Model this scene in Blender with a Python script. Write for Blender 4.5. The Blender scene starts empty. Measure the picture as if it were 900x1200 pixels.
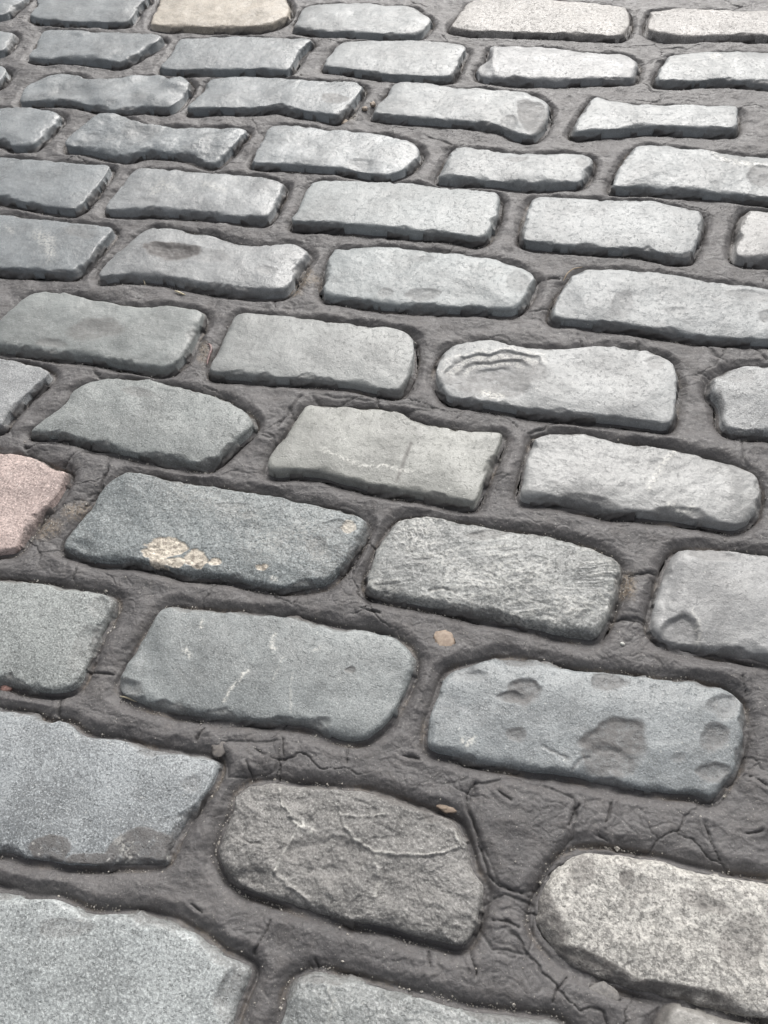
import bpy, math
import numpy as np
from mathutils import Matrix, Vector

# ------------------------------------------------------------------ camera model
F_PX, CX, CY = 970.7, 450.0, 600.0          # focal length in photo pixels (900 x 1200)
PITCH, ROLL, YAW = math.radians(54.68), math.radians(-6.845), math.radians(18.39)
ZT = 0.016                                   # mean height of the stone tops over the joints
CAM_H = 0.70 + ZT
def rz(a): c, s = math.cos(a), math.sin(a); return np.array([[c,-s,0],[s,c,0],[0,0,1]])
def rx(a): c, s = math.cos(a), math.sin(a); return np.array([[1,0,0],[0,c,-s],[0,s,c]])
ROT = rz(YAW) @ rx(math.pi/2-PITCH) @ rz(ROLL)
def at(p, z=ZT):
    p = np.asarray(p, float).reshape(-1, 2)
    d = np.stack([(p[:,0]-CX)/F_PX, -(p[:,1]-CY)/F_PX, -np.ones(len(p))], 1) @ ROT.T
    t = (z-CAM_H)/d[:,2]
    return d[:,:2]*t[:,None]
def to_px(x, y, z=ZT):
    v = np.stack([x, y, np.full_like(x, z-CAM_H)], -1) @ ROT
    w = -v[...,2]
    w = np.where(w < 1e-3, 1e-3, w)
    return CX+F_PX*v[...,0]/w, CY-F_PX*v[...,1]/w

# ------------------------------------------------------------------ noise
_rng = np.random.default_rng(7)
PERM = np.tile(_rng.permutation(512), 3)
_ga = _rng.random(512)*2*np.pi
GX, GY = np.cos(_ga), np.sin(_ga)
def perlin(x, y, seed=0):
    x = np.asarray(x, float)+seed*17.31; y = np.asarray(y, float)-seed*9.77
    xi = np.floor(x).astype(np.int64); yi = np.floor(y).astype(np.int64)
    fx = x-xi; fy = y-yi
    u = fx*fx*fx*(fx*(fx*6-15)+10); v = fy*fy*fy*(fy*(fy*6-15)+10)
    def g(ix, iy, dx, dy):
        h = PERM[(PERM[ix & 511]+(iy & 511))]
        return GX[h]*dx+GY[h]*dy
    a = g(xi, yi, fx, fy); b = g(xi+1, yi, fx-1, fy)
    c = g(xi, yi+1, fx, fy-1); d = g(xi+1, yi+1, fx-1, fy-1)
    return ((a+(b-a)*u)+((c+(d-c)*u)-(a+(b-a)*u))*v)*1.5
def fbm(x, y, seed=0, octv=4, gain=0.5, lac=2.03):
    r = 0; a = 1
    for i in range(octv):
        r = r+a*perlin(x, y, seed+i*3.7); x = x*lac; y = y*lac; a *= gain
    return r
def ridge(x, y, seed=0, octv=4, gain=0.5):
    r = 0; a = 1
    for i in range(octv):
        r = r+a*(1-2*np.abs(perlin(x, y, seed+i*5.1))); x = x*2.1; y = y*2.1; a *= gain
    return r
def worley(x, y, seed=0):
    """distance to the nearest cell border, cell size 1"""
    xi = np.floor(x).astype(np.int64); yi = np.floor(y).astype(np.int64)
    d1 = np.full(x.shape, 9.0); d2 = np.full(x.shape, 9.0); cid = np.zeros(x.shape, np.int64)
    for i in (-1, 0, 1):
        for j in (-1, 0, 1):
            h = PERM[PERM[(xi+i+seed) & 511]+((yi+j) & 511)]
            h2 = PERM[h+((xi+i) & 511)]
            d = np.hypot(xi+i+h/511.0-x, yi+j+h2/511.0-y)
            m = d < d1
            d2 = np.where(m, d1, np.minimum(d2, d)); cid = np.where(m, h, cid); d1 = np.where(m, d, d1)
    return d2-d1, d1, cid
def sstep(a, b, x):
    t = np.clip((x-a)/(b-a), 0, 1); return t*t*(3-2*t)
def seg_dist(px, py, pts):
    d = np.full(px.shape, 1e9)
    for (x0, y0), (x1, y1) in zip(pts[:-1], pts[1:]):
        dx, dy = x1-x0, y1-y0; L = dx*dx+dy*dy+1e-12
        t = np.clip(((px-x0)*dx+(py-y0)*dy)/L, 0, 1)
        d = np.minimum(d, np.hypot(px-x0-t*dx, py-y0-t*dy))
    return d
def inside(px, py, pts):
    r = np.zeros(px.shape, bool)
    x1, y1 = pts[-1]
    for x0, y0 in pts:
        c = ((y0 > py) != (y1 > py))
        with np.errstate(divide='ignore', invalid='ignore'):
            xi = (x1-x0)*(py-y0)/(y1-y0+1e-15)+x0
        r ^= c & (px < xi); x1, y1 = x0, y0
    return r

# ------------------------------------------------------------------ scene helpers
scene = bpy.context.scene
COL = scene.collection
def mesh_object(name, verts, quads, mat, loc=(0,0,0), marks=None, smooth=True):
    me = bpy.data.meshes.new(name)
    verts = np.asarray(verts, np.float32); quads = np.asarray(quads, np.int32)
    k = quads.shape[1]
    me.vertices.add(len(verts)); me.vertices.foreach_set('co', verts.ravel())
    me.loops.add(quads.size); me.loops.foreach_set('vertex_index', quads.ravel())
    me.polygons.add(len(quads)); me.polygons.foreach_set('loop_start', np.arange(0, quads.size, k, dtype=np.int32))
    me.update(calc_edges=True)
    me.polygons.foreach_set('use_smooth', np.full(len(quads), smooth))
    if marks is not None:
        a = me.color_attributes.new('marks', 'FLOAT_COLOR', 'POINT')
        c = np.ones((len(verts), 4), np.float32); c[:,:3] = marks
        a.data.foreach_set('color', c.ravel())
    me.validate()
    me.materials.append(mat)
    o = bpy.data.objects.new(name, me); o.location = loc; COL.objects.link(o)
    return o
def tag(o, label=None, cat=None, group=None, kind=None):
    if label: o['label'] = label
    if cat: o['category'] = cat
    if group: o['group'] = group
    if kind: o['kind'] = kind
    return o
class N:
    """tiny node helper"""
    def __init__(s, name):
        s.m = bpy.data.materials.new(name); s.m.use_nodes = True
        s.t = s.m.node_tree; s.b = s.t.nodes['Principled BSDF']
    def n(s, t, **k):
        x = s.t.nodes.new(t)
        for a, v in k.items(): setattr(x, a, v)
        return x
    def put(s, v, sock):
        if isinstance(v, (int, float)): sock.default_value = v
        elif isinstance(v, (tuple, list)): sock.default_value = tuple(v)+((1,) if len(v) == 3 and len(sock.default_value) == 4 else ())
        else: s.t.links.new(v, sock)
    def math(s, op, a, b=0.0, clamp=False):
        x = s.n('ShaderNodeMath', operation=op, use_clamp=clamp); s.put(a, x.inputs[0]); s.put(b, x.inputs[1]); return x.outputs[0]
    def noise(s, vec, scale, detail=4, rough=0.55, dist=0.0):
        x = s.n('ShaderNodeTexNoise'); s.put(vec, x.inputs['Vector']); x.inputs['Scale'].default_value = scale
        x.inputs['Detail'].default_value = detail; x.inputs['Roughness'].default_value = rough; x.inputs['Distortion'].default_value = dist
        return x.outputs['Fac']
    def vor(s, vec, scale, feature='F1', out='Distance', rnd=1.0):
        x = s.n('ShaderNodeTexVoronoi', feature=feature); s.put(vec, x.inputs['Vector']); x.inputs['Scale'].default_value = scale
        x.inputs['Randomness'].default_value = rnd
        return x.outputs[out]
    def rng(s, v, a, b, c=0.0, d=1.0, smooth=True):
        x = s.n('ShaderNodeMapRange', interpolation_type='SMOOTHSTEP' if smooth else 'LINEAR')
        s.put(v, x.inputs[0])
        for i, q in enumerate((a, b, c, d)): s.put(q, x.inputs[i+1])
        return x.outputs[0]
    def mix(s, f, a, b, blend='MIX'):
        x = s.n('ShaderNodeMix', data_type='RGBA', blend_type=blend)
        s.put(f, x.inputs[0]); s.put(a, x.inputs[6]); s.put(b, x.inputs[7]); return x.outputs[2]
    def bump(s, h, dist, strength=1.0, normal=None):
        x = s.n('ShaderNodeBump'); s.put(h, x.inputs['Height']); x.inputs['Distance'].default_value = dist
        x.inputs['Strength'].default_value = strength
        if normal is not None: s.put(normal, x.inputs['Normal'])
        return x.outputs[0]
    def coords(s, off):
        tc = s.n('ShaderNodeTexCoord'); mp = s.n('ShaderNodeMapping'); s.put(tc.outputs['Object'], mp.inputs[0])
        mp.inputs['Location'].default_value = off
        return mp.outputs[0]
    def marks(s):
        a = s.n('ShaderNodeAttribute', attribute_name='marks'); sp = s.n('ShaderNodeSeparateColor')
        s.put(a.outputs['Color'], sp.inputs[0]); return sp.outputs

def stone_material(name, base, speck=0.5, grain=1.0, rough=0.36, flecks=0.0, seed=0, mottle=0.3, bump=1.0):
    q = N(name); v = q.coords((seed*1.37, seed*0.71, seed*2.3)); mk = q.marks()
    base = np.array(base)
    big = q.noise(v, 16, 5, 0.6); mid = q.noise(v, 70, 5, 0.65); fine = q.noise(v, 620*grain, 3, 0.7)
    vv = q.vor(v, 420*grain, out='Color'); sp = q.n('ShaderNodeSeparateColor'); q.put(vv, sp.inputs[0])
    c = q.mix(q.rng(big, 0.3, 0.7), tuple(base*(1-mottle)), tuple(base*(1+mottle*0.75)))
    c = q.mix(q.math('MULTIPLY', q.rng(mid, 0.42, 0.68), 0.45), c, tuple(base*1.28))
    # cloudy patches of wear and faint pale scuffs
    pt = q.noise(v, 38, 6, 0.7, 0.8)
    c = q.mix(q.math('MULTIPLY', q.rng(pt, 0.52, 0.72), 0.38), c, tuple(base*0.70))
    sf = q.noise(v, 95, 5, 0.75, 1.5)
    c = q.mix(q.math('MULTIPLY', q.math('MULTIPLY', q.rng(sf, 0.60, 0.70), q.rng(big, .45, .6)), 0.35), c, tuple(np.minimum(base*1.8, .7)))
    # mineral grains
    c = q.mix(q.math('MULTIPLY', q.rng(fine, 0.52, 0.66), 0.75*speck), c, tuple(np.minimum(base*1.9+0.03, .8)))
    c = q.mix(q.math('MULTIPLY', q.rng(fine, 0.48, 0.36), 0.75*speck), c, tuple(base*0.45))
    if flecks:
        cl = q.noise(v, 48, 5, 0.65)
        big_f = q.noise(v, 230, 3, 0.6)
        c = q.mix(q.math('MULTIPLY', q.rng(sp.outputs[0], 0.62, 0.7), flecks*0.55), c, tuple(np.minimum(base*1.7, .75)))
        c = q.mix(q.math('MULTIPLY', q.rng(sp.outputs[1], 0.8, 0.86), flecks*0.4), c, tuple(base*0.4))
        c = q.mix(q.math('MULTIPLY', q.rng(big_f, 0.56, 0.64), flecks*0.7), c, tuple(base*0.4))
        c = q.mix(q.math('MULTIPLY', q.rng(cl, 0.55, 0.7), flecks*0.6), c, tuple(base*0.5))
    # rare pale crystals
    sc = q.noise(v, 330, 2, 0.5)
    c = q.mix(q.math('MULTIPLY', q.rng(sc, 0.70, 0.76), 0.55), c, (0.6, 0.6, 0.57))
    # fracture dirt / pale mineral / tan mineral
    wm = q.math('MULTIPLY', mk[0], q.rng(q.noise(v, 140, 4, .6), 0.25, 0.6, 0.55, 1.0))
    c = q.mix(q.math('MULTIPLY', wm, 0.72, True), c, (0.112, 0.103, 0.098))
    c = q.mix(q.rng(mk[0], 1.0, 1.7, 0, .85), c, (0.062, 0.058, 0.057))      # sides: clinging bitumen plus shade painted into the colour
    pm = q.math('MULTIPLY', mk[1], q.rng(q.noise(v, 300, 3, .6), 0.4, 0.58), True)
    c = q.mix(pm, c, (0.62, 0.61, 0.57))
    tm = q.mix(q.rng(q.noise(v, 260, 4, .7), 0.38, 0.6), (0.30, 0.26, 0.215), (0.70, 0.635, 0.535))
    c = q.mix(q.math('MULTIPLY', mk[2], 1.0, True), c, tm)
    q.put(c, q.b.inputs['Base Color'])
    r = q.math('ADD', rough, q.math('MULTIPLY', q.math('SUBTRACT', mid, 0.5), 0.35))
    r = q.math('ADD', r, q.math('MULTIPLY', q.rng(pt, 0.45, 0.65), 0.10))
    r = q.math('ADD', r, q.math('MULTIPLY', mk[0], 0.22), True)
    q.put(r, q.b.inputs['Roughness'])
    q.b.inputs['Specular IOR Level'].default_value = 0.5
    pit = q.rng(q.noise(v, 190, 4, 0.7), 0.34, 0.44)
    h = q.math('ADD', q.math('MULTIPLY', fine, 0.2+0.5*speck), q.math('MULTIPLY', pit, 0.1+0.4*speck))
    h = q.math('ADD', h, q.math('MULTIPLY', mid, 0.9))
    q.put(q.bump(h, 0.0011*bump, 0.9), q.b.inputs['Normal'])
    return q.m

def mortar_material():
    q = N('bitumen_joint'); v = q.coords((3, 1, 0)); mk = q.marks()
    big = q.noise(v, 7, 5, 0.6); mid = q.noise(v, 55, 6, 0.7, 0.6); fine = q.noise(v, 500, 4, 0.7)
    c = q.mix(q.rng(big, 0.32, 0.68), (0.095, 0.091, 0.092), (0.122, 0.117, 0.117))
    c = q.mix(q.math('MULTIPLY', q.rng(mid, 0.45, 0.7), 0.5), c, (0.125, 0.116, 0.112))
    c = q.mix(q.math('MULTIPLY', q.rng(fine, 0.52, 0.66), 0.55), c, (0.165, 0.158, 0.152))
    c = q.mix(q.math('MULTIPLY', q.rng(fine, 0.46, 0.34), 0.4), c, (0.045, 0.042, 0.042))
    c = q.mix(q.math('MULTIPLY', q.rng(q.noise(v, 480, 2, .6), 0.66, 0.72), 0.7), c, (0.34, 0.325, 0.30))
    c = q.mix(q.math('MULTIPLY', q.rng(q.noise(v, 24, 6, .7, 1.0), .5, .68), .4), c, (0.066, 0.063, 0.064))
    c = q.mix(mk[0], c, (0.02, 0.019, 0.019))            # open cracks coloured near black
    c = q.mix(q.math('MULTIPLY', mk[1], q.rng(q.noise(v, 350, 3, .7), .35, .6)), c, (0.20, 0.165, 0.13))   # sandy dust
    q.put(c, q.b.inputs['Base Color'])
    q.put(q.rng(mid, 0.3, 0.7, 0.34, 0.56), q.b.inputs['Roughness'])
    q.b.inputs['Specular IOR Level'].default_value = 0.4
    h = q.math('ADD', q.math('MULTIPLY', fine, 0.35), q.math('MULTIPLY', q.noise(v, 190, 5, 0.75, 1.2), 1.3))
    q.put(q.bump(h, 0.0009, 0.9), q.b.inputs['Normal'])
    return q.m
def plain_material(name, a, b, scale, rough=0.6):
    q = N(name); v = q.coords((0, 0, 0))
    q.put(q.mix(q.rng(q.noise(v, scale, 4, .6), .35, .65), a, b), q.b.inputs['Base Color'])
    q.b.inputs['Roughness'].default_value = rough
    q.put(q.bump(q.noise(v, scale*2, 3, .6), 0.0004, 0.7), q.b.inputs['Normal'])
    return q.m
RES = 0.00105
SUN, SUNANG, SUNEL, SUNAZ, SKY, EXPO = 1.5, 36.0, 42.0, 1.0, 0.09, 0.68
# stone outlines traced in photo pixels, projected on the plane of the stone tops
S = {
'r0a':[(-30,-15),(30,-13),(25,0),(17,6),(6,15),(-20,17)],
'r0b':[(48,-6),(110,-9),(172,-7),(162,6),(148,23),(100,23),(60,22),(33,16),(42,5)],
'r0c':[(190,-12),(260,-14),(325,-11),(338,3),(338,14),(330,22),(300,31),(240,30),(200,29),(176,26),(177,18),(186,-2)],
'r0d':[(357,5),(380,1.5),(420,1),(450,4),(480,5),(502,17),(505,23),(495,35),(480,40),(450,39),(410,36),(370,34),(345,30),(344,25),(350,15)],
'r0e':[(550,1),(580,-3),(650,-2),(710,3),(735,8),(739,20),(737,30),(725,40),(665,37),(600,35),(550,34),(529,30),(532,22)],
'r0f':[(765,10),(800,7),(850,9),(905,11),(960,14),(960,42),(900,40),(850,39),(800,41),(775,38),(760,33),(759,25),(762,15)],
'r1a':[(-30,32),(0,34),(15,37),(12,46),(2,58),(-30,60)],
'r1b':[(50,33),(75,31),(95,34),(125,36),(165,37),(190,41),(186,48),(172,56),(155,66),(140,72),(125,70),(100,68),(75,66),(55,67),(32,63),(38,52)],
'r1c':[(210,44),(243,42),(250,40),(300,41),(361,44),(361,50),(350,60),(337,80),(300,79),(250,80),(200,79),(187,76),(193,67),(202,55)],
'r1d':[(402,47),(450,45),(500,46),(544,51),(542,62),(534,80),(525,88),(480,87),(450,85),(400,78),(379,74),(386,62)],
'r1e':[(575,52),(600,51),(635,52),(665,55),(700,58),(730,60),(748,69),(747,80),(740,90),(700,91),(665,92),(620,92),(575,89),(562,85),(560,76),(572,66)],
'r1f':[(785,64),(815,60),(860,58),(905,59),(970,62),(970,98),(900,95),(850,92),(800,94),(772,93),(773,80),(778,72)],
'r2z':[(-40,73),(-5,74),(7,80),(2,90),(-8,96),(-40,98)],
'r2a':[(40,92),(65,84),(90,84),(100,91),(130,90),(160,86),(185,85),(200,90),(214,86),(222,95),(218,106),(200,124),(165,124),(130,127),(105,121),(75,116),(40,117),(22,117),(28,102)],
'r2b':[(245,90),(280,87),(320,87),(350,91),(390,92),(415,93),(425,100),(412,120),(395,135),(370,131),(345,127),(325,123),(295,125),(260,125),(220,126),(225,117),(237,102)],
'r2c':[(465,95),(500,94),(535,100),(570,101),(610,105),(635,112),(644,122),(641,142),(625,157),(605,155),(585,146),(550,141),(500,137),(455,134),(437,131),(440,122),(452,108)],
'r2d':[(695,114),(715,117),(750,121),(800,122),(860,124),(865,133),(860,150),(810,149),(765,147),(730,150),(700,152),(675,154),(672,147),(682,130)],
'r3a':[(-50,124),(0,124),(30,122),(60,127),(70,134),(58,149),(38,167),(15,169),(0,163),(-50,160)],
'r3b':[(97,143),(115,132),(140,132),(165,143),(200,145),(240,146),(287,147),(280,160),(260,182),(245,189),(225,182),(210,179),(175,175),(150,181),(130,179),(100,172),(76,169),(80,158)],
'r3c':[(318,146),(350,145),(390,150),(430,153),(460,157),(482,163),(492,173),(490,182),(477,195),(455,203),(440,202),(400,195),(370,193),(335,190),(300,189),(296,183),(305,165)],
'r3d':[(532,170),(560,170),(600,175),(640,177),(675,177),(695,182),(693,197),(680,210),(650,213),(620,214),(590,211),(550,208),(520,207),(513,203),(522,187)],
'r3e':[(745,169),(770,167),(810,172),(860,176),(905,181),(980,187),(980,236),(900,231),(860,226),(810,222),(760,218),(722,218),(719,210),(728,192)],
'r4a':[(-60,181),(0,182),(50,185),(90,189),(124,191),(126,198),(110,220),(88,242),(60,241),(30,236),(0,229),(-60,222)],
'r4b':[(145,210),(160,196),(200,196),(250,200),(300,204),(330,210),(331,220),(315,250),(300,254),(260,250),(215,246),(180,245),(145,245),(122,242),(131,226)],
'r4c':[(367,212),(400,210),(450,211),(480,212),(525,217),(575,220),(586,228),(583,250),(572,272),(558,278),(525,273),(480,270),(450,267),(400,263),(345,261),(346,250),(352,238)],
'r4d':[(625,230),(660,229),(710,231),(760,232),(790,239),(823,246),(824,265),(812,295),(795,299),(750,291),(710,289),(660,285),(620,281),(612,275),(615,255)],
'r4e':[(875,245),(900,242),(960,246),(960,306),(900,303),(870,300),(862,294),(866,270)],
'r5a':[(-70,246),(0,247),(50,254),(100,260),(131,265),(120,282),(92,314),(70,317),(40,315),(0,313),(-70,305)],
'r5b':[(172,264),(210,265),(250,272),(290,282),(340,282),(361,292),(352,310),(334,337),(300,339),(260,336),(225,330),(190,323),(150,321),(116,322),(120,307),(145,287)],
'r5c':[(390,290),(400,288),(450,287),(500,291),(550,297),(595,305),(622,317),(627,330),(618,347),(600,360),(565,359),(510,357),(450,354),(410,347),(380,342),(379,325),(383,305)],
'r5d':[(665,328),(685,314),(730,313),(790,320),(840,327),(900,335),(970,345),(970,402),(900,396),(830,392),(775,385),(725,378),(680,373),(648,368),(652,350)],
'r6a':[(35,341),(80,342),(120,350),(160,355),(200,356),(235,363),(233,380),(215,413),(195,430),(165,427),(140,422),(100,415),(60,412),(20,406),(0,404),(-15,397),(0,370)],
'r6b':[(278,365),(320,367),(375,371),(425,377),(455,380),(473,385),(485,397),(483,430),(468,455),(445,453),(400,445),(360,442),(320,440),(280,437),(250,434),(247,425),(262,395)],
'r6c':[(527,405),(570,395),(615,404),(660,406),(715,403),(770,412),(790,425),(794,450),(790,485),(778,495),(730,488),(675,483),(625,478),(575,470),(530,463),(516,450),(511,435),(515,420)],
'r6d':[(838,440),(865,426),(905,425),(960,428),(960,506),(900,504),(865,502),(848,492),(845,470),(835,455)],
'r7a':[(-70,412),(0,418),(30,422),(56,432),(48,444),(20,468),(5,487),(-5,498),(-70,490)],
'r7b':[(90,450),(120,441),(165,441),(215,452),(260,465),(285,478),(295,494),(281,510),(250,537),(230,541),(190,535),(150,527),(110,517),(70,507),(36,504),(38,497),(70,475)],
'r7c':[(360,473),(400,474),(440,475),(470,482),(500,493),(540,501),(585,504),(587,515),(575,545),(558,583),(548,587),(500,577),(450,570),(400,558),(370,550),(340,550),(318,550),(313,540),(335,505)],
'r7d':[(632,507),(685,504),(730,514),(790,522),(850,537),(888,555),(893,580),(885,600),(862,612),(815,606),(770,600),(730,597),(690,592),(650,583),(615,580),(611,565),(620,530)],
'r8a':[(-70,524),(0,529),(30,532),(65,547),(77,553),(62,580),(40,605),(22,630),(5,642),(-70,640)],
'r8b':[(145,551),(180,556),(225,565),(300,575),(350,587),(400,595),(428,608),(424,625),(405,655),(382,678),(350,684),(310,683),(265,672),(215,668),(165,656),(110,652),(75,641),(76,628),(100,600),(120,570)],
'r8c':[(465,607),(495,602),(530,607),(590,617),(650,625),(685,637),(720,650),(728,668),(722,700),(706,738),(690,743),(650,736),(600,725),(550,715),(500,704),(455,697),(432,688),(431,672),(445,635)],
'r8d':[(790,645),(820,640),(860,642),(905,647),(980,655),(980,780),(900,770),(860,764),(825,758),(800,755),(770,738),(765,720),(775,685)],
'r9a':[(-80,672),(0,678),(60,684),(110,691),(131,702),(125,720),(105,760),(88,798),(65,808),(25,803),(0,797),(-80,785)],
'r9b':[(185,716),(200,709),(250,713),(300,716),(350,722),(400,732),(450,740),(474,752),(484,770),(478,800),(455,840),(430,860),(405,864),(385,858),(360,847),(300,841),(255,838),(210,832),(170,822),(137,806),(145,780),(165,745)],
'r9c':[(525,785),(550,775),(595,768),(630,772),(675,782),(730,787),(770,794),(810,796),(850,805),(870,820),(875,845),(868,885),(850,920),(835,932),(810,927),(760,922),(710,915),(670,905),(625,900),(575,892),(530,881),(503,872),(501,850),(512,815)],
'r10a':[(-90,822),(0,830),(30,835),(55,845),(75,844),(100,861),(135,864),(165,874),(215,881),(250,889),(253,900),(240,925),(215,960),(196,995),(190,1008),(150,1010),(105,1012),(60,1008),(20,1000),(0,995),(-90,985)],
'r10b':[(285,922),(295,916),(320,914),(370,920),(425,925),(450,931),(490,945),(532,960),(547,985),(557,1020),(567,1038),(562,1068),(550,1100),(533,1106),(495,1098),(450,1084),(410,1078),(370,1068),(325,1053),(285,1040),(265,1022),(254,998),(262,970),(272,950),(275,932)],
'r10c':[(647,1018),(665,1002),(690,995),(730,998),(775,1006),(820,1018),(860,1026),(905,1033),(990,1045),(985,1200),(900,1193),(875,1190),(820,1176),(760,1162),(710,1147),(665,1127),(635,1100),(625,1078),(633,1050)],
'r11a':[(-100,1030),(0,1042),(30,1052),(65,1053),(100,1067),(150,1070),(190,1077),(225,1093),(255,1115),(288,1128),(292,1140),(278,1175),(268,1205),(255,1260),(240,1290),(100,1280),(-100,1250)],
'r11b':[(330,1190),(335,1165),(345,1150),(368,1139),(400,1145),(450,1158),(500,1171),(550,1184),(600,1189),(650,1197),(668,1215),(660,1280),(620,1330),(450,1310),(330,1270),(322,1220)],
'r11c':[(785,1182),(800,1178),(835,1187),(870,1197),(920,1215),(975,1240),(975,1330),(780,1300),(775,1220)],
}
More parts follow.
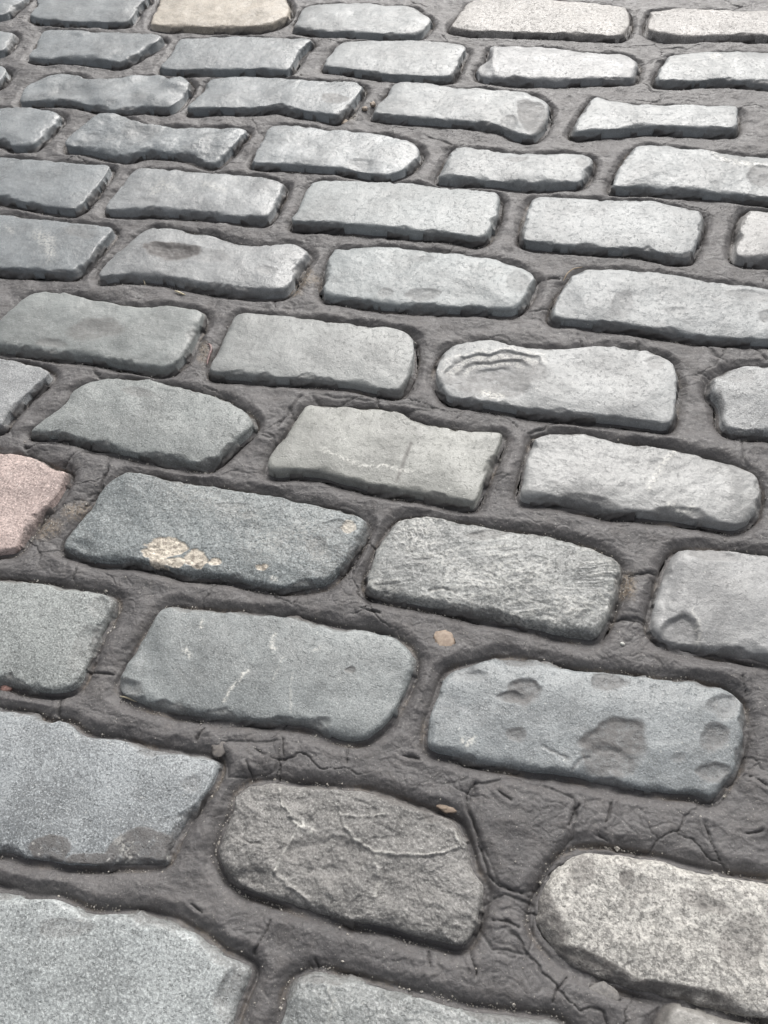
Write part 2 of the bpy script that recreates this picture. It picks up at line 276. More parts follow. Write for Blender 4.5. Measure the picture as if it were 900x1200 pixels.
# Per stone: label, base colour, and how it is worn.
# h = height offset mm, r = edge rounding mm, mid / low = relief mm, chip = edge chipping, tx,ty tilt
B  = (0.188, 0.203, 0.211)      # blue-grey whinstone
G  = (0.212, 0.225, 0.220)      # greenish grey
NG = (0.228, 0.235, 0.233)      # neutral grey
LG = (0.218, 0.230, 0.234)      # pale grey
WG = (0.225, 0.218, 0.205)      # warm grey
D = {
'r0a': dict(l='grey cobblestone corner cut off at the extreme upper left of the paving', c=B),
'r0b': dict(l='blue-grey cobblestone directly left of the tan stone', c=B),
'r0c': dict(l='tan cobblestone with a sandy cream face among grey ones', c=(.36,.32,.265), sp=.6, mid=.7),
'r0d': dict(l='small pale grey cobblestone directly right of the tan stone', c=LG),
'r0e': dict(l='beige granite cobblestone with dark rough front, second right of the tan stone', c=(.29,.275,.258), sp=.9, gr=.8),
'r0f': dict(l='beige granite cobblestone in the upper right corner of the paving', c=(.28,.265,.252), sp=.9, gr=.8),
'r1a': dict(l='sliver of grey cobblestone at the left edge beside the stone with a shiny knob', c=B),
'r1b': dict(rough=.25, l='dark grey cobblestone with a small shiny raised knob on its far edge', c=B, f=[('bump',92,38,14,5,0,2.0)], low=2.2),
'r1c': dict(rough=.25, l='flat grey cobblestone right below the tan stone, with a sharp right end', c=B, low=.9),
'r1d': dict(l='pale grey rectangular cobblestone directly below the small pale one beside the tan stone', c=LG, low=.8),
'r1e': dict(l='grey cobblestone with a separate broken facet at its left end', c=(.26,.265,.27), f=[('scoop',566,74,11,22,15,2.5,.5,.3),('line',[(580,54),(577,70),(580,88)],2,1.2,.1)]),
'r1f': dict(l='pale cobblestone with high dark front face, right below the beige corner stone', c=LG, f=[('line',[(836,66),(842,64)],3,.3,1)]),
'r2z': dict(l='tiny tip of a grey cobblestone on the left edge, above the short rounded stub', c=B),
'r2a': dict(rough=.25, l='wavy dark grey cobblestone with a bright raised right end and sunken left half', c=B, low=3.4, f=[('scoop',85,107,26,12,0,3,.9,.15),('scoop',160,112,12,5,0,.8,.5,.2),('bump',205,96,16,9,0,2.5)]),
'r2b': dict(rough=.25, l='grey cobblestone with a faint round dark stain near its right end', c=B, f=[('scoop',392,115,16,7,0,.4,.5,.8),('line',[(352,94),(348,101)],1.5,-.6,0)]),
'r2c': dict(l='long pale cobblestone with a broken brownish chip at its right end', c=LG, f=[('scoop',624,136,19,22,0,3,.35,.75),('scoop',597,143,11,10,0,2,.4,.4)]),
'r2d': dict(l='pale slim cobblestone standing high with a straight dark front, below the upper right corner stones', c=LG, h=2, low=.7),
'r3a': dict(rough=.25, l='short rounded grey cobblestone stub on the left edge, fourth course down', c=B, r=8),
'r3b': dict(rough=.25, l='very wavy glossy grey cobblestone with ripples and two shallow dips', c=B, low=3.6, mid=1.1, f=[('scoop',165,155,24,12,0,2,.9,.3),('scoop',108,162,12,8,0,1.5,.6,.2)]),
'r3c': dict(rough=.25, l='grey cobblestone with a small scooped chip on the front of its right half', c=(.24,.255,.262), f=[('scoop',422,191,17,7,0,1.8,.5,.3)], low=1.8),
'r3d': dict(l='small pale cobblestone with faint brown smudge, narrower than its neighbours', c=LG, f=[('scoop',606,186,15,4,0,.3,.6,.5),('scoop',682,190,8,6,0,.5,.5,.4)]),
'r3e': dict(l='pale cobblestone at the right edge with broken pale ridge and scoop on top', c=LG, mid=1.0, f=[('line',[(832,172),(842,184),(870,191),(905,193)],3,1.4,.6),('scoop',892,206,19,12,0,1.8,.4,.6)]),
'r4a': dict(rough=.25, l='flat dark grey cobblestone on the left edge below the short rounded stub', c=B, low=1.0),
'r4b': dict(rough=.25, l='grey cobblestone with pale scuffed blotches, directly above the stone with an oval pit', c=(.225,.235,.24), f=[('line',[(180,225),(190,215),(205,222)],5,.2,.35),('line',[(240,215),(262,222)],4,.2,.4),('scoop',170,236,20,6,0,1,.7,.2)]),
'r4c': dict(l='evenly flat pale grey cobblestone with clean square corners and high front', c=(.232,.248,.25), low=.8, mid=.35, h=2),
'r4d': dict(l='flat pale grey cobblestone with straight far edge and slightly notched front right', c=LG, low=.9),
'r4e': dict(l='partial pale cobblestone on the right edge beside the flat notched-front stone', c=(.25,.247,.243)),
'r5a': dict(rough=.25, l='grey cobblestone on the left edge with white scuffs and a dark round dip', c=B, low=1.0, f=[('line',[(45,275),(55,285),(60,298)],7,.2,.5),('scoop',97,270,20,10,0,.8,.5,.45),('line',[(50,283),(62,281)],4,.2,.5),('line',[(8,266),(14,272)],3,.1,.4)]),
'r5b': dict(rough=.25, l='grey cobblestone with a dark oval pit worn into its top', c=(.225,.232,.235), low=2.0, f=[('scoop',203,294,36,11,3,3.8,.6,1.3),('scoop',245,300,24,9,0,1.2,.8,.3),('scoop',313,317,13,6,0,.8,.5,.3)]),
'r5c': dict(l='bluish cobblestone with four shallow round dents on top', c=(.232,.25,.253), f=[('scoop',495,345,22,8,0,1.6,.5,.55),('scoop',608,330,17,13,0,1.4,.5,.35),('scoop',499,303,12,5,0,.8,.5,.3),('scoop',452,343,10,6,0,1,.5,.4)]),
'r5d': dict(l='pale cobblestone with a thumb-shaped dent and an orange hair at its far left corner', c=LG, low=1.6, f=[('scoop',730,357,14,17,10,1.7,.6,.35),('scoop',792,364,16,6,0,1.2,.6,.2),('scoop',882,346,32,8,5,1.5,.5,.3),('scoop',899,370,10,9,0,1,.5,.5),('scoop',668,350,18,24,0,3,1.0,.1)]),
'r6a': dict(l='greenish grey cobblestone with a shallow brown worn hollow in its middle', c=G, f=[('scoop',112,387,33,15,-5,1.8,.9,.65),('scoop',226,392,9,8,0,1.2,.5,.4),('scoop',60,401,22,5,5,1,.6,.5),('scoop',160,357,14,4,0,.6,.5,.1)]),
'r6b': dict(l='smooth plain grey cobblestone beside the joint holding the red curled scrap', c=(.235,.243,.238), low=.9, mid=.3),
'r6c': dict(l='grey cobblestone with a shell-shaped rippled hollow on its left half', c=(.255,.262,.262), f=[('shell',580,437,62,31,-6,7.0),('line',[(568,458),(586,464)],5,.3,.8),('scoop',770,424,13,9,0,1.2,.5,.4)]),
'r6d': dict(l='pale cobblestone cut by the right edge, with a shallow hollow in its far left corner', c=(.275,.282,.284), sp=.8, f=[('scoop',866,439,22,11,0,2,.5,.3),('scoop',842,478,8,26,0,2.5,.6,.35)]),
'r7a': dict(l='triangular end of a grey cobblestone on the left edge above the pink stone', c=(.25,.257,.26), sp=.8),
'r7b': dict(l='greenish cobblestone with a pointed right end and a thin dark dash on top', c=G, sp=.8, f=[('scoop',163,460,22,6,8,.9,.5,.5),('bump',200,454,14,4,0,.8)]),
'r7c': dict(l='smooth tan-grey cobblestone crossed by a thin brown line and white flecks', c=(.242,.245,.228), low=1.2, mid=.3, f=[('line',[(481,520),(474,538),(465,562)],2.2,-.3,-1),('line',[(377,527),(400,536),(425,545),(450,545),(482,553)],1.8,.1,.8)]),
'r7d': dict(l='big pale cobblestone with roughly broken lower edge and a pale diagonal vein', c=(.265,.268,.265), r=9, f=[('line',[(796,522),(778,540),(760,572)],3.2,.3,.7),('scoop',690,590,42,11,8,3.5,.5,.25),('scoop',800,602,34,9,4,3.0,.4,.35),('scoop',872,575,20,34,-10,2.0,.9,.2),('line',[(785,592),(800,598),(812,596)],3,.5,.8)], mid=1.0),
'r8a': dict(l='pink granite cobblestone on the left edge', c=(.40,.32,.295), sp=1.0, gr=.75, fl=.25, rough=.55, mid=.8),
'r8b': dict(l='dark bluish cobblestone with cream patches near its front edge', c=(.180,.197,.199), sp=1.1, gr=.8, mid=1.1, low=1.6, f=[
   ('tan',196,640,25,11,8),('tan',182,648,14,12,0),('tan',228,655,14,8,0),('tan',204,657,16,7,0),('tan',252,657,9,5,0),('tan',308,664,7,3,0),('tan',409,614,11,9,0,.6),
   ('scoop',270,593,20,6,0,1.2,.4,.3),('scoop',293,604,9,5,0,1.2,.4,.4),('scoop',370,640,14,14,0,1.8,.4,.4),('scoop',395,615,18,10,0,1.5,.4,.3),('line',[(318,676),(323,677)],2.2,.1,1),('line',[(210,578),(260,590),(300,608)],18,.1,.18),('line',[(300,640),(360,620),(380,650)],20,.1,.22),('scoop',98,640,22,12,10,3,.9,.1)]),
'r8c': dict(l='coarsely hammered grey cobblestone with streaky pitted face', c=(.205,.211,.206), sp=.8, gr=.7, mid=1.3, hammer=1, f=[('scoop',572,624,28,8,-12,1.8,.5,.55),('scoop',455,690,24,10,5,2.5,.7,.25),('line',[(503,692),(520,690),(535,694)],2,-1.5,-.5)]),
'r8d': dict(l='pale rounded cobblestone on the right edge with a half-moon chip in its front', c=(.27,.272,.272), r=12, f=[('scoop',800,746,24,30,-20,6,.3,.35),('scoop',838,650,34,9,8,2.5,.45,.4),('scoop',782,690,18,44,20,4,1.0,.05),('line',[(812,715),(819,730),(820,755)],2.5,.4,.4),('scoop',880,770,40,10,6,2,.5,.4)]),
'r9a': dict(l='light speckled cobblestone on the left edge below the pink stone', c=(.238,.252,.246), sp=1.0, gr=.85, low=1.0, f=[('scoop',117,712,14,14,0,2,.4,.3),('scoop',98,760,14,34,22,3,.5,.25)]),
'r9b': dict(l='large smooth blue-grey cobblestone with short white scratches', c=(.220,.235,.235), sp=.6, low=1.5, mid=.35, f=[
   ('line',[(263,820),(270,808),(276,803),(287,788)],1.8,.1,1),('line',[(236,727),(236,736)],2,.1,.9),('line',[(217,763),(222,768)],3,.1,.9),('line',[(322,742),(318,758),(322,762)],2.2,.1,.8),('line',[(284,790),(290,787)],2,.1,.9),('line',[(342,790),(340,830)],1.4,.1,.35),('line',[(318,800),(332,770)],1.4,.1,.35),('line',[(368,762),(375,757)],2,.1,.5),
   ('scoop',411,785,7,5,0,1.4,.5,.7),('scoop',146,806,22,14,15,5,.6,.5),('scoop',374,848,16,9,0,3,.5,.4),('scoop',170,760,22,30,30,2.5,1.0,.0)]),
'r9c': dict(l='cobblestone with many rounded brown fracture dents across its top', c=(.222,.238,.244), sp=.6, r=8, f=[
   ('scoop',614,812,22,17,-20,3.2,.3,.9),('scoop',600,818,16,9,0,2.4,.3,.8),('scoop',715,798,22,13,5,2.2,.35,.75),('scoop',722,868,44,26,0,2.8,.25,.95),('scoop',715,893,38,22,5,2.8,.4,.8),('scoop',606,861,13,10,0,1.4,.5,.65),('scoop',838,864,18,18,0,2.2,.4,.7),('scoop',836,905,24,12,0,2.4,.4,.7),('scoop',612,775,22,7,0,1.8,.4,.6),('scoop',850,828,20,18,0,3,.4,.5),('scoop',545,790,22,10,0,2.5,.8,.3),
   ('line',[(636,874),(650,881),(665,889)],2,-1,-.6),('line',[(672,900),(680,890),(690,887)],2,-1.2,-.6),('line',[(542,868),(548,872),(553,866)],4,.1,.9),('scoop',795,888,10,6,0,.8,.5,.4),('scoop',562,792,12,8,0,1.5,.6,.3)]),
'r10a': dict(l='large light blue speckled cobblestone with two brown tar smears on its front edge', c=(.252,.268,.276), sp=1.0, gr=.85, low=1.0, mid=.35, h=-1, f=[('tar',56,994,26,17,0),('tar',160,998,42,28,-25),('tar',128,1012,50,14,5),('scoop',224,918,12,12,20,1.2,.4,.35),('line',[(140,985),(150,1000),(155,1012)],7,.1,.5),('line',[(134,1020),(137,1024)],3,.1,.9)]),
'r10b': dict(l='brown-grey fractured cobblestone with raised broken plates and pale ridges', c=(.195,.190,.182), sp=.8, gr=.8, mid=2.0, low=2.0, rough=.6, crag=1, r=10, f=[
   ('line',[(327,924),(331,945),(343,958),(350,968),(342,985),(330,1003),(322,1022)],1.7,1.6,.5),('line',[(350,968),(365,975),(352,962)],3,1.2,.8),('line',[(322,1022),(345,1043),(362,1056)],2.5,2.0,.2),('line',[(405,970),(416,984),(440,1000),(470,1002),(500,1003),(528,996),(540,990),(531,972)],1.8,1.8,.55),('line',[(396,945),(400,955),(425,958),(450,955)],1.6,1.4,.4),('line',[(440,1000),(444,1030),(440,1050)],3,1.5,.4),
   ('scoop',385,1010,52,36,10,3.2,.3,.2),('scoop',480,1040,50,28,10,2.6,.3,.1),('scoop',350,940,24,18,0,1.5,.4,.1),('scoop',300,1030,26,14,20,3,.5,.15)]),
'r10c': dict(l='cream and grey coarse granite cobblestone at the lower right', c=(.345,.334,.312), sp=1.0, gr=.9, fl=1.0, rough=.6, mid=1.7, low=2.0, r=14, crag=.35, f=[('scoop',678,1024,14,22,20,1.5,.5,.5),('scoop',745,1045,12,26,40,1.5,.5,.35),('scoop',640,1085,22,50,-15,5,.9,.9),('scoop',700,1135,60,16,25,4,.7,1.0),('scoop',810,1170,90,14,13,4,.7,1.0),('scoop',830,1060,40,10,20,1,.7,.6),('scoop',870,1110,26,40,0,1,.8,.55),('scoop',735,1030,10,12,0,.8,.5,.8),('scoop',690,1020,10,16,0,.8,.5,.7)]),
'r11a': dict(l='large pale speckled cobblestone in the lower left corner', c=(.285,.302,.302), sp=1.0, gr=.75, fl=.2, low=1.2, f=[('scoop',75,1088,34,14,0,.8,.8,.5),('scoop',276,1168,24,40,15,5,.3,.55),('scoop',268,1125,26,10,15,2.5,.5,.4)]),
'r11b': dict(l='rough dark grey cobblestone cut by the bottom edge, left of the cream granite', c=(.215,.225,.222), sp=.8, gr=.8, mid=1.6, crag=.4, f=[('scoop',372,1148,12,6,0,2,.5,.6),('line',[(385,1160),(392,1175),(384,1200)],3,1.0,.3)]),
'r11c': dict(l='grey cobblestone tip on the bottom edge under the cream granite', c=WG, mid=1.0),
}
# small cracks in the bitumen joints, photo pixels
CRACKS = [
 [(677,945),(671,957),(667,970)],[(715,942),(713,955),(710,967)],[(827,967),(830,985),(836,998),(842,1010)],[(557,920),(547,932),(547,950),(560,975),(566,1000),(570,1025),(585,1040),(604,1046),(620,1052)],
 [(872,910),(884,914),(895,922)],[(700,980),(712,987)],[(737,675),(750,674),(767,672)],[(717,725),(735,728),(755,730)],[(800,760),(825,765),(850,770),(900,785)],
 [(502,1115),(505,1140)],[(550,1115),(557,1145)],[(665,1145),(652,1158),(647,1175)],[(780,1187),(775,1200)],[(577,1080),(595,1082),(610,1090)],
 [(72,815),(70,840)],[(240,855),(232,870)],[(335,867),(332,888),(325,910)],[(100,787),(118,790),(135,792)],[(410,880),(407,895)],[(320,1080),(310,1098),(298,1118)],[(370,1125),(375,1137)],
 [(352,465),(340,482),(325,500)],[(305,510),(320,515)],[(30,525),(42,520),(65,520)],[(90,530),(82,542),(75,550)],[(320,350),(325,362)],[(127,550),(120,575),(97,597)],
 [(90,667),(87,680)],[(347,697),(345,710)],[(425,715),(445,720)],[(677,395),(682,405)],[(630,330),(642,328),(655,327)],[(830,405),(840,418),(852,425)],[(885,405),(897,420)],
 [(872,515),(870,540)],[(500,1087),(505,1095)],[(745,400),(748,408)],[(470,885),(490,890)],[(895,690),(905,692)],[(860,975),(875,978),(890,975)],[(300,880),(310,886)],[(225,1060),(240,1072)],
 [(500,160),(520,166),(530,172)],[(500,225),(505,232)],[(290,895),(296,915)],[(655,1015),(640,1030)],[(870,795),(872,812)],[(700,990),(712,992)],[(585,930),(598,940)],[(230,372),(240,390)],
]
# ------------------------------------------------------------------ stones
def smooth_closed(P, n):
    P = np.asarray(P, float); m = len(P); out = []
    for i in range(m):
        p0, p1, p2, p3 = P[i-1], P[i], P[(i+1) % m], P[(i+2) % m]
        t = np.linspace(0, 1, 24, endpoint=False)[:, None]
        out.append(0.5*((2*p1)+(-p0+p2)*t*0.85+(2*p0-5*p1+4*p2-p3)*t*t*0.85+(-p0+3*p1-3*p2+p3)*t**3*0.85
                        + 0.15*(-2*p1*3*t**2+2*p1*2*t**3+6*p2*t**2-4*p2*t**3)))
    q = np.concatenate(out); q = np.vstack([q, q[:1]])
    L = np.r_[0, np.cumsum(np.hypot(*np.diff(q, axis=0).T))]
    u = np.linspace(0, L[-1], n, endpoint=False)
    r = np.stack([np.interp(u, L, q[:,0]), np.interp(u, L, q[:,1])], 1)
    for _ in range(2): r = 0.5*r+0.25*(np.roll(r, 1, 0)+np.roll(r, -1, 0))
    return r
def normals(P):
    t = np.roll(P, -1, 0)-np.roll(P, 1, 0); t /= np.hypot(*t.T)[:,None]+1e-12
    n = np.stack([t[:,1], -t[:,0]], 1)
    a = 0.5*np.sum(P[:,0]*np.roll(P[:,1], -1)-np.roll(P[:,0], -1)*P[:,1])
    return n if a > 0 else -n
def ell(u, v, cx, cy, rx_, ry_, ang, x, y, seed, wob=0.13):
    a = math.radians(ang); c, s = math.cos(a), math.sin(a)
    du, dv = u-cx, v-cy
    q = np.hypot((du*c+dv*s)/rx_, (-du*s+dv*c)/ry_)
    th = np.arctan2((-du*s+dv*c)/ry_, (du*c+dv*s)/rx_); k = 0.55*min(wob/0.13, 1.0)
    q = q*(1+k*(0.10*np.cos(2*th+seed*1.7)+0.12*np.cos(3*th+seed*2.9)+0.06*np.cos(5*th+seed*4.1)+0.04*np.cos(8*th+seed)))
    return q*(1+wob*fbm(x*42, y*42, seed, 4))
OUTLINES = []          # world outlines at joint level, used to shape the bitumen and the grit
def stone_mesh(P, seed, p, res, feats=(), wall_top=None):
    """P: world outline of the worn top. returns verts (world), quads, marks"""
    g = dict(h=0, r=4.2+5.5*((seed*0.618) % 1.0), mid=.5, low=1.7, chip=.45, band=.75, crag=0, hammer=0); g.update({k: v for k, v in p.items() if k in g})
    rr = np.random.default_rng(seed+100)
    per = np.sum(np.hypot(*(np.roll(P, -1, 0)-P).T))
    n = int(np.clip(per/res, 60, 620))
    P = smooth_closed(P, n); nr = normals(P)
    c = P.mean(0); w, V = np.linalg.eigh(np.cov((P-c).T)); ax = V[:,1]; ay = V[:,0]
    la = np.ptp((P-c)@ax)/2; lb = np.ptp((P-c)@ay)/2
    jag = fbm(P[:,0]*38, P[:,1]*38, seed, 3, 0.55)*0.0009
    P = P+nr*jag[:,None]
    tt = np.clip((P-c)@ax, -(la-lb)*0.92, (la-lb)*0.92) if la > lb else np.zeros(n)
    T = c+tt[:,None]*ax
    m = int(np.clip(lb/res, 12, 90))
    s = 1-np.linspace(0, 1, m)**1.15
    s = s[:, None]
    X = T[None,:,0]+s*(P[None,:,0]-T[None,:,0]); Y = T[None,:,1]+s*(P[None,:,1]-T[None,:,1])
    R = np.hypot(P[:,0]-T[:,0], P[:,1]-T[:,1])[None,:]
    d = (1-s)*R
    # edge rounding, chips
    k = fbm(X*28, Y*28, seed+5, 3)
    r = g['r']*1e-3*np.clip(0.75+0.8*k, 0.3, 1.8)
    e = np.clip(1-d/r, 0, 1)
    z = -0.75*r*(1-np.sqrt(np.clip(1-e*e, 0, 1)))
    ck = np.clip(fbm(P[:,0]*30, P[:,1]*30, seed+9, 3)[None,:]+0.16*fbm(X*110, Y*110, seed+8, 3)-0.18, 0, 1)*g['chip']
    wch = 0.018*ck**0.8
    chip = np.clip(wch-d, 0, 0.012)*0.50
    z = z-chip
    wear = np.clip(chip/0.003, 0, 1)*0.22
    # unpolished band of uneven width where the rim breaks away
    wb = 0.011*np.clip(fbm(P[:,0]*19, P[:,1]*19, seed+60, 3)*1.3+0.10, 0, 1)[None,:]*g['band']*(1+.5*fbm(X*85, Y*85, seed+61, 4))
    bd = sstep(wb, wb*0.55, d+0*wb)*(wb > 0.0006)
    bd = bd*sstep(0.0004, 0.0035, wb)
    z = z-bd*(0.0006+np.clip(wb-d, 0, .012)*0.22)+bd*0.0004*fbm(X*150, Y*150, seed+62, 3)
    wear = np.maximum(wear, 0.62*bd*np.clip(1+.5*fbm(X*60, Y*60, seed+63, 3), .3, 1.2))
    # whole-top relief
    z = z+g['low']*1e-3*fbm(X*17, Y*17, seed+20, 2)+g['mid']*1e-3*0.55*fbm(X*62, Y*62, seed+21, 4, 0.55)
    z = z-0.0026*(1-np.clip(d/(lb*0.75), 0, 1))**2.2
    z = z+(X-c[0])*rr.normal(0, .006)+(Y-c[1])*rr.normal(0, .010)
    if g['hammer']:
        hx = (X-c[0])*0.95+(Y-c[1])*0.3; hy = -(X-c[0])*0.3+(Y-c[1])*0.95
        hm = ridge(hx*60+2*perlin(X*20, Y*20, 5), hy*95, seed+30, 5, 0.68)*np.clip(.75+.9*perlin(X*22, Y*22, 6), .3, 1.3); z = z+0.00042*hm
        wear = wear+0.5*sstep(0.4, -0.6, hm)
        pale0 = 0.35*sstep(0.6, 1.4, hm)
    else: pale0 = 0*z
    if g['crag']:
        b, d1, cid = worley(X*34+0.5*perlin(X*40, Y*40, 3), Y*34+0.5*perlin(X*40, Y*40, 8), seed)
        z = z+g['crag']*(0.0011*((cid % 7)/3.0-1)*sstep(0, .22, b)+0.0006*ridge(X*85, Y*85, seed+31, 5, 0.66))
    marks = np.zeros(z.shape+(3,)); marks[...,0] = wear; marks[...,1] = pale0
    if feats:
        u, v = to_px(X, Y)
        for i, f in enumerate(feats):
            sd = seed*7+i
            if f[0] == 'scoop':
                _, cx, cy, a, b, ang, dep, sharp, wr = f
                q = ell(u, v, cx, cy, a, b, ang, X, Y, sd)
                sd_ = sstep(-0.5, 0.9, (v-cy)/b+0.25*(u-cx)/a)        # crisp far lip, the near side runs out
                mk = sstep(1.05, 1.05-np.clip(sharp+0.55*sd_, 0, 1.0), q)
                z = z-.8*dep*1e-3*mk*(0.75+0.25*np.clip(1-q*q, 0, 1))
                z = z+mk*wr*0.35e-3*fbm(X*160, Y*160, sd, 3)
                marks[...,0] = np.maximum(marks[...,0], wr*sstep(1.08, 0.9-0.35*sd_, q)*1.15*np.clip(1.1+0.5*fbm(X*90, Y*90, sd+4, 3), .65, 1))
            elif f[0] == 'bump':
                _, cx, cy, a, b, ang, dep = f
                q = ell(u, v, cx, cy, a, b, ang, X, Y, sd, .15); z = z+dep*1e-3*sstep(1.1, 0.2, q)
            elif f[0] == 'shell':
                _, cx, cy, a, b, ang, dep = f
                q = ell(u, v, cx, cy, a, b, ang, X, Y, sd, .12)
                # terraces on the far side of the hollow, smooth bowl on the near side
                far = sstep(0.05, -0.45, (v-cy)/b+0.25*(u-cx)/a)
                bowl = sstep(1.05, 0.15, q)
                tq = np.clip(1.12-q, 0, 1)*3.6; ter = (np.floor(tq)+sstep(0.62, 1.0, tq-np.floor(tq)))/3.6
                z = z-dep*1e-3*(bowl*(1-far)*0.95+np.clip(ter*1.25, 0, 1)*far)
                fr = tq-np.floor(tq)
                marks[...,0] = np.maximum(marks[...,0], 0.68*sstep(1.02, .8, q)*np.clip(1.05+.6*fbm(X*90, Y*90, sd, 3), .4, 1))
                marks[...,1] = np.maximum(marks[...,1], far*0.5*sstep(.5, .25, np.abs(fr-.3))*sstep(1.1, 1, q)*(q > .45))
                z = z+bowl*0.3e-3*fbm(X*140, Y*140, sd, 3)
            elif f[0] == 'line':
                _, pts, wd, dep, pale = f
                wob = 1.5*fbm(X*120, Y*120, sd, 3)
                dd = seg_dist(u+wob, v-wob, pts); mk = np.exp(-(dd/wd)**2)
                z = z+dep*1e-3*mk
                if pale > 0: marks[...,1] = np.maximum(marks[...,1], pale*mk)
                else: marks[...,0] = np.maximum(marks[...,0], -pale*mk)
            elif f[0] == 'tan':
                cx, cy, a, b, ang = f[1:6]; st = f[6] if len(f) > 6 else 1.0
                q = ell(u, v, cx, cy, a, b, ang, X, Y, sd, .5); mk = sstep(1.0, 0.9, q)
                marks[...,2] = np.maximum(marks[...,2], mk*st); z = z-mk*0.7e-3*st+mk*0.4e-3*fbm(X*200, Y*200, sd, 2)
            elif f[0] == 'tar':
                _, cx, cy, a, b, ang = f
                q = ell(u, v, cx, cy, a, b, ang, X, Y, sd, .10); mk = sstep(1.04, 0.94, q)
                z = z+mk*(0.0003)-0.004*mk*0; marks[...,0] = np.maximum(marks[...,0], mk*1.12); marks[...,1] = np.maximum(marks[...,1], .9*mk*sstep(.62, .75, perlin(X*260, Y*260, sd)))
    z = z+ZT+g['h']*1e-3
    # side wall, a little undercut and rough, going down below the bitumen
    K = 12
    ks = np.linspace(0, 1, K+1)[1:][:,None]
    z0 = z[0][None,:]; zb = -0.010
    side = fbm(P[:,0]*60+ks*2.4, P[:,1]*60+ks*1.7, seed+50, 3, .55)
    off = 0.0062*ks**0.7+0.0036*side*np.sin(ks*math.pi*0.9)**0.5
    WX = P[None,:,0]+nr[None,:,0]*off; WY = P[None,:,1]+nr[None,:,1]*off
    WZ = z0+(zb-z0)*ks
    wm = np.zeros(WZ.shape+(3,)); wm[...,0] = 1.0+0.7*np.clip(ks*1.6+.4*perlin(P[:,0]*25, P[:,1]*25, seed+3), 0, 1)  # wall mark grows downward: bitumen stain and painted shade together
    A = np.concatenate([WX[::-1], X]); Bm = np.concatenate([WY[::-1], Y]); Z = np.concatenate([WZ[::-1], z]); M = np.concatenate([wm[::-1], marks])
    V3 = np.stack([A, Bm, Z], -1).reshape(-1, 3); rows = A.shape[0]
    i = np.arange(rows-1)[:,None]*n; j = np.arange(n)[None,:]; j2 = (j+1) % n
    Q = np.stack([i+j, i+j2, i+n+j2, i+n+j], -1).reshape(-1, 4)
    a = 0.5*np.sum(P[:,0]*np.roll(P[:,1], -1)-np.roll(P[:,0], -1)*P[:,1])
    if a < 0: Q = Q[:,::-1]
    return V3, Q, M.reshape(-1, 3), P+nr*0.0030

GROUP = 'worn stone setts laid in courses'
for si, (key, poly) in enumerate(S.items()):
    p = D[key]
    P = at(poly)
    c = P.mean(0)
    dist = math.sqrt(c[0]**2+c[1]**2+CAM_H**2)
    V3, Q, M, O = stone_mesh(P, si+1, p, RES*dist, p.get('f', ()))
    OUTLINES.append(O[::3])
    loc = np.array([c[0], c[1], 0.0])
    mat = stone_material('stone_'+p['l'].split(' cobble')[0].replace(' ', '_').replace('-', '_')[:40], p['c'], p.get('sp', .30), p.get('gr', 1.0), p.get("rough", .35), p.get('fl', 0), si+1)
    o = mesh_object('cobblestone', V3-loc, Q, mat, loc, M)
    tag(o, p['l'], 'cobblestone', GROUP)

# more setts of the same courses continue around the ones seen, low detail, shared meshes
cen = np.array([o.mean(0) for o in OUTLINES])
rng = np.random.default_rng(5)
protos = []
for k in range(6):
    w_, h_ = 0.118*rng.uniform(.9, 1.08), 0.052*rng.uniform(.92, 1.05)
    th = np.linspace(0, 2*np.pi, 22, endpoint=False)
    sq = np.stack([np.sign(np.cos(th))*np.abs(np.cos(th))**.32*w_, np.sign(np.sin(th))*np.abs(np.sin(th))**.32*h_], 1)
    sq += rng.normal(0, .002, sq.shape)
    V3, Q, M, O = stone_mesh(sq, 300+k, {}, 0.004)
    protos.append((V3, Q, M, O, stone_material('stone_surrounding', [B, NG, LG, G, WG, B][k], .6, 1, .4, 0, 70+k)))
made = {}
ymid = {}
for key, o in zip(S, OUTLINES): ymid.setdefault(key[:-1], []).append((o[:,1].min()+o[:,1].max())/2)
row_y = sorted([float(np.mean(v)) for v in ymid.values()])
pitch = float(np.mean(np.diff(row_y)))
row_y = [row_y[0]-pitch*2, row_y[0]-pitch]+row_y+[row_y[-1]+pitch*(i+1) for i in range(4)]
XR = (-1.25, 1.25)
for ri, y in enumerate(row_y):
    x = XR[0]+(ri % 2)*0.14
    while x < XR[1]:
        px_x = x+rng.normal(0, .006); k = int(rng.integers(6)); yy = y+rng.normal(0, .003)
        ok = True
        bx = np.array([(px_x+sx*.122, yy+sy*.056) for sx in (-1, -.5, 0, .5, 1) for sy in (-1, 0, 1)])
        u, v = to_px(bx[:,0], bx[:,1])
        if ((u > -25) & (u < 925) & (v > -25) & (v < 1225)).any(): ok = False
        if ok:
            for o in OUTLINES:
                if abs(o[:,0]-px_x).min() > .3: continue
                if inside(bx[:,0], bx[:,1], o).any() or ((abs(o[:,0]-px_x) < .128) & (abs(o[:,1]-yy) < .060)).any(): ok = False; break
        if ok:
            V3, Q, M, O, mt = protos[k]
            if k not in made:
                o = mesh_object('cobblestone', V3, Q, mt, (px_x, yy, 0), M)
                tag(o, 'cobblestone of the surrounding street, outside the part in the picture', 'cobblestone', 'surrounding stone setts'); made[k] = o
            else:
                o = made[k].copy(); o.location = (px_x, yy, 0); COL.objects.link(o)
            OUTLINES.append(O[::2]+np.array([px_x, yy]))
            x += 0.275
        else: x += 0.05

